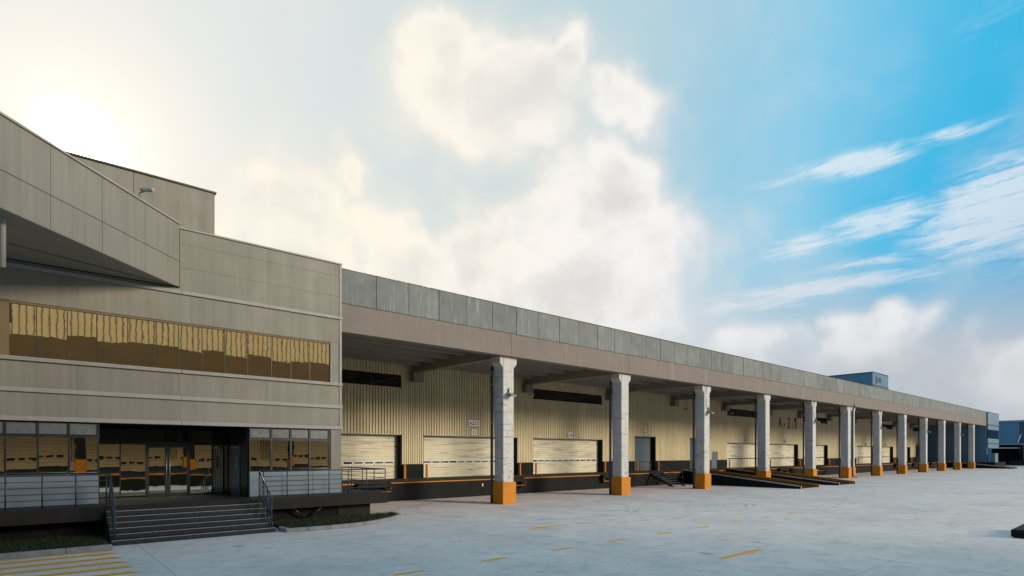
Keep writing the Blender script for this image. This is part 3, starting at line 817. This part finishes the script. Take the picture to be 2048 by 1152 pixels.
# railings
HS = (1.05, .85, .66, .46, .27, .09)
r1 = thing('deck_railing', (-22, -2, DZ), 'dark steel railing along the deck left of the entrance steps', 'railing', 'dark steel railings')
railing_parts(r1, [(-33, -1.98, DZ), (-18.75, -1.98, DZ)], HS, [(x, -1.98, DZ) for x in (-18.78, -19.59, -20.42, -21.28, -22.1, -23.0, -24.5, -26)])
r2 = thing('stair_railing', (-18.7, -2.8, 0), 'sloping dark steel handrail on the left of the granite steps', 'railing', 'dark steel railings')
railing_parts(r2, [(-18.70, -2.02, DZ), (-18.70, -3.55, .16)], HS, [(-18.70, -2.05, DZ), (-18.70, -2.55, .80), (-18.70, -3.05, .48), (-18.70, -3.5, .16)])
r3 = thing('stair_railing', (-13.95, -2.8, 0), 'sloping dark steel handrail on the right of the granite steps', 'railing', 'dark steel railings')
railing_parts(r3, [(-13.98, -2.02, DZ), (-13.98, -3.55, .16)], HS, [(-13.98, -2.05, DZ), (-13.98, -2.55, .80), (-13.98, -3.05, .48), (-13.98, -3.5, .16)])
r4 = thing('deck_railing', (-11, -2, DZ), 'dark steel railing round the deck corner right of the entrance steps', 'railing', 'dark steel railings')
railing_parts(r4, [(-13.90, -1.98, DZ), (-8.57, -1.98, DZ)], HS, [(x, -1.98, DZ) for x in (-13.8, -12.9, -12.05, -11.18, -10.33, -9.48, -8.58)])
railing_parts(r4, [(-8.57, -1.90, DZ), (-8.57, 5.1, DZ)], HS, [(-8.57, y, DZ) for y in (-.9, .3, 1.5, 2.6, 3.8, 5.0)])

# kerbs and planting
kb = struct(link('kerb', None, (-22, -4.3, 0)))
xs = [-33, -31, -29, -27, -25, -23, -21.4, -19.95, -18.86]
for a, b in zip(xs[:-1], xs[1:]):
    box('kerb_stone', a + .004, b - .004, -4.52, -4.32, 0, .16, 'kerb', kb, .015)
def strip(pts, w, z, name, m, parent):
    P = [Vector((x, y)) for x, y in pts]
    nn = []
    for i in range(len(P)):
        t = (P[min(i + 1, len(P) - 1)] - P[max(i - 1, 0)]).normalized()
        nn.append(Vector((-t.y, t.x)))
    for i in range(len(P) - 1):
        t = (P[i + 1] - P[i]).normalized() * .004
        a, b = P[i] + t, P[i + 1] - t
        prism(name, [tuple(a), tuple(b), tuple(b + nn[i + 1] * w), tuple(a + nn[i] * w)], 'z', 0, z, m, parent, .012)
kr = [(-13.72, -3.35), (-13.66, -4.12), (-12.9, -4.26), (-12.1, -4.30), (-11.3, -4.27), (-10.6, -4.14), (-9.9, -3.86), (-9.2, -3.42), (-8.6, -3.0), (-8.1, -2.55), (-7.85, -2.0), (-7.85, -1.2)]
strip(kr, .17, .15, 'kerb_stone', 'kerb', kb)
beds = [([(-33, -4.31), (-18.9, -4.31), (-18.9, -1.42), (-33, -1.42)], 'dark green grass strip below the deck left of the steps', 9000),
        ([(-13.5, -3.95), (-12.1, -4.1), (-10.6, -3.95), (-9.9, -3.68), (-9.2, -3.24), (-8.55, -2.8), (-8.1, -2.2), (-8.05, -1.57), (-13.5, -1.57)], 'curved patch of short grass inside the kerb right of the steps', 9000)]
def inside(p, poly):
    c = False
    for (x1, y1), (x2, y2) in zip(poly, poly[1:] + poly[:1]):
        if (y1 > p[1]) != (y2 > p[1]) and p[0] < (x2 - x1) * (p[1] - y1) / (y2 - y1) + x1: c = not c
    return c
for poly, lab, cnt in beds:
    sb = struct(prism('planting_soil', poly, 'z', .002, .10, 'soil'))
    vs, fs = [], []
    lo = (min(p[0] for p in poly), min(p[1] for p in poly)); hi = (max(p[0] for p in poly), max(p[1] for p in poly))
    k = 0
    while k < cnt:
        x, y = random.uniform(max(lo[0], -25), hi[0]), random.uniform(lo[1], hi[1])
        if not inside((x, y), poly): continue
        k += 1
        h = random.uniform(.05, .15) * (1.5 if random.random() < .1 else 1); a = random.uniform(0, 6.28); w = random.uniform(.006, .014)
        dx, dy = math.cos(a) * w, math.sin(a) * w; bx, by = random.uniform(-.05, .05), random.uniform(-.05, .05)
        n = len(vs)
        vs += [(x - dx, y - dy, .1), (x + dx, y + dy, .1), (x + bx * .5 + dx * .6, y + by * .5 + dy * .6, .1 + h * .6), (x + bx, y + by, .1 + h)]
        fs += [(n, n + 1, n + 2), (n, n + 2, n + 3)]
    me = bpy.data.meshes.new('grass'); me.from_pydata(vs, [], fs); me.materials.append(MATS['grass'])
    o = stuff(link('grass', me, (0, 0, 0))); tag(o, lab, 'grass')

# ================================================================== FAR END
FO = thing('end_block', (129, 5, 0), 'blue-grey panelled office block closing the far end of the warehouse', 'building')
fx0, fx1 = 124.0, 134.6
box('core', fx0 + .01, fx1 - .1, OY + .2, 14, 4.0, 10.95, 'blue_wall', FO)
box('core', fx0 + 2.2, fx1 - .1, 1.0, 14, .0, 3.99, 'dark_wall', FO)
box('pier', fx0 + .01, fx0 + .6, OY + .2, 14, .0, 3.99, 'blue_wall', FO)
for z0, z1 in ((8.6, 11.05), (7.64, 8.5), (4.9, 5.85), (3.95, 4.8)):
    for a, b in ((fx0, fx0 + 5.3), (fx0 + 5.31, fx1)):
        box('wall_panel', a, b, OY, OY + .19, z0, z1, 'blue_trim', FO, .01)
for z in (8.5, 4.8): box('ledge', fx0, fx1 + .3, OY - .1, OY + .15, z + .002, z + .098, 'frame', FO)
box('coping', fx0 - .05, fx1 + .05, OY - .06, OY + .4, 11.055, 11.13, 'frame', FO)
for i in range(8):
    a = fx0 + .1 + i * 1.3
    box('window_pane', a, a + 1.27, OY + .08, OY + .12, 5.86, 7.63, 'dark_glass', FO)
box('entrance_deck', fx0, fx1, -2.0, .99, 0, 1.1, 'dark_wall', FO)
box('cabinet', fx0 + .5, fx0 + 3.4, -1.9, -1.2, 1.101, 2.9, 'blue_trim', FO)
# blue warehouse beyond
FW = thing('blue_warehouse', (165, 0, 0), 'blue metal warehouse in the distance at the right edge', 'warehouse')
bx = 160.0
box('upper_wall', bx + .1, bx + 50, -70, 30, 4.95, 10.4, 'blue_wall', FW)
box('eaves', bx - .1, bx + 50.2, -70.2, 30.2, 10.41, 10.85, 'blue_trim', FW)
box('sill_beam', bx - .15, bx + .098, -70, 30, 4.95, 5.35, 'blue_trim', FW)
box('lower_wall', bx + 6, bx + 50, -70, 30, 0, 4.94, 'dark_wall', FW)
for i in range(66):
    y = -35 + i * .6
    box('cladding_rib', bx + .04, bx + .098, y, y + .28, 5.36, 10.4, 'blue_wall', FW)
for y in (-7.5, -1.6, 4.8, 11): box('post', bx + .2, bx + .8, y - .35, y + .35, 0, 4.94, 'blue_wall', FW)
for y in (-.9, -1.35): tube('downpipe', [(bx - .02, y, 10.4), (bx - .02, y, 1.0)], .12, 'frame', FW, 6)
box('dock_wall', bx - 1.0, bx + 5.9, -34, 1.0, 0, 1.15, 'dark_wall', FW)
box('lower_panel', bx + .3, bx + .5, -30, -1.95, 1.16, 4.94, 'blue_wall', FW)
dr = box('dock_door', bx + .22, bx + .29, -4.6, -2.8, 1.16, 3.6, 'blue_door', FW)
box('door_window', bx + .2, bx + .218, -3.9, -3.6, 2.3, 2.9, 'black', dr)
tube('light_strip', [(bx + .1, -1.0, 4.2), (bx + .1, 4.6, 4.2)], .10, 'white_metal', FW, 6)
tube('brace', [(bx - .3, -1.1, 7.4), (bx - .3, -.5, 5.4)], .10, 'white_metal', FW, 6)

# ------------------------------------------------------------------ low black bumper bar at the right edge
bb = thing('bumper_bar', (5.8, -21.6, 0), 'low black bumper bar lying on the concrete at the right edge', 'bumper bar')
box('bar', 4.70, 7.2, -21.95, -21.35, .03, .27, 'black', bb, .02)
box('foot', 4.58, 4.95, -21.9, -21.42, 0, .07, 'black', bb, .01)
box('foot', 6.6, 7.0, -21.9, -21.42, 0, .07, 'black', bb, .01)
tube('bracket', [(4.95, -21.6, .29), (5.15, -21.78, .42), (5.3, -21.9, .45)], .008, 'galvanised', bb, 6)
box('reflector', 5.02, 5.22, -21.93, -21.83, .44, .60, 'orange', bb, .015)

# ================================================================== WAREHOUSE OPPOSITE (seen mirrored in the office glass)
OP = thing('opposite_warehouse', (0, -62, 0), 'cream warehouse across the yard mirrored in the office glass', 'warehouse')
oy = -60.0
box('wall', -70, 18, oy - 12, oy, 0, 10.0, 'cream_wall', OP)
box('upper_wall', -70, 18, oy - 12, oy + .5, 10.01, 16.2, 'brown_wall', OP)
box('upper_wall', -70, 18, oy - 12, oy + .4, 16.21, 23.0, 'cream_wall', OP)
for i in range(135):
    x = -69.5 + i * .64
    box('wall_rib', x, x + .09, oy + .402, oy + .46, 16.25, 22.9, 'brown_wall', OP)
for i in range(8):
    a = -67.8 + i * 10.5
    dd = box('dock_door', a, a + 8.9, oy + .01, oy + .06, 1.13, 4.7, 'cream_wall', OP)
    for j in range(9): box('vision_pane', a + .3 + j * .93, a + .95 + j * .93, oy + .062, oy + .09, 2.1, 2.4, 'black', dd)
    for j in range(7): box('slat_shadow_strip', a, a + 8.9, oy + .062, oy + .075, 1.5 + j * .42, 1.53 + j * .42, 'brown_wall', dd)  # thin brown strips put the shadow gaps between slats into colour
    for j in range(6): box('wall_rib', a + 9.0 + j * .25, a + 9.08 + j * .25, oy + .002, oy + .05, 2.1, 6.2, 'brown_wall', OP)
    x = a + 9.7
    cc = box('column', x - .4, x + .4, oy + 9.6, oy + 10.4, 1.125, 6.4, 'dark_wall', OP)
    box('column_guard', x - .49, x + .49, oy + 9.51, oy + 10.49, 1.125, 2.4, 'orange', cc)
box('dock_platform', -70, 18, oy + .1, -29.0, 0, 1.12, 'dark_wall', OP)
box('edge_angle', -70, 18, -28.998, -28.95, 1.0, 1.13, 'orange', OP)
box('fascia', -70, 18, oy + 9.5, oy + 10.6, 6.41, 9.6, 'brown_wall', OP)
box('canopy_roof', -70, 18, oy + .55, oy + 9.49, 6.8, 7.1, 'soffit', OP)
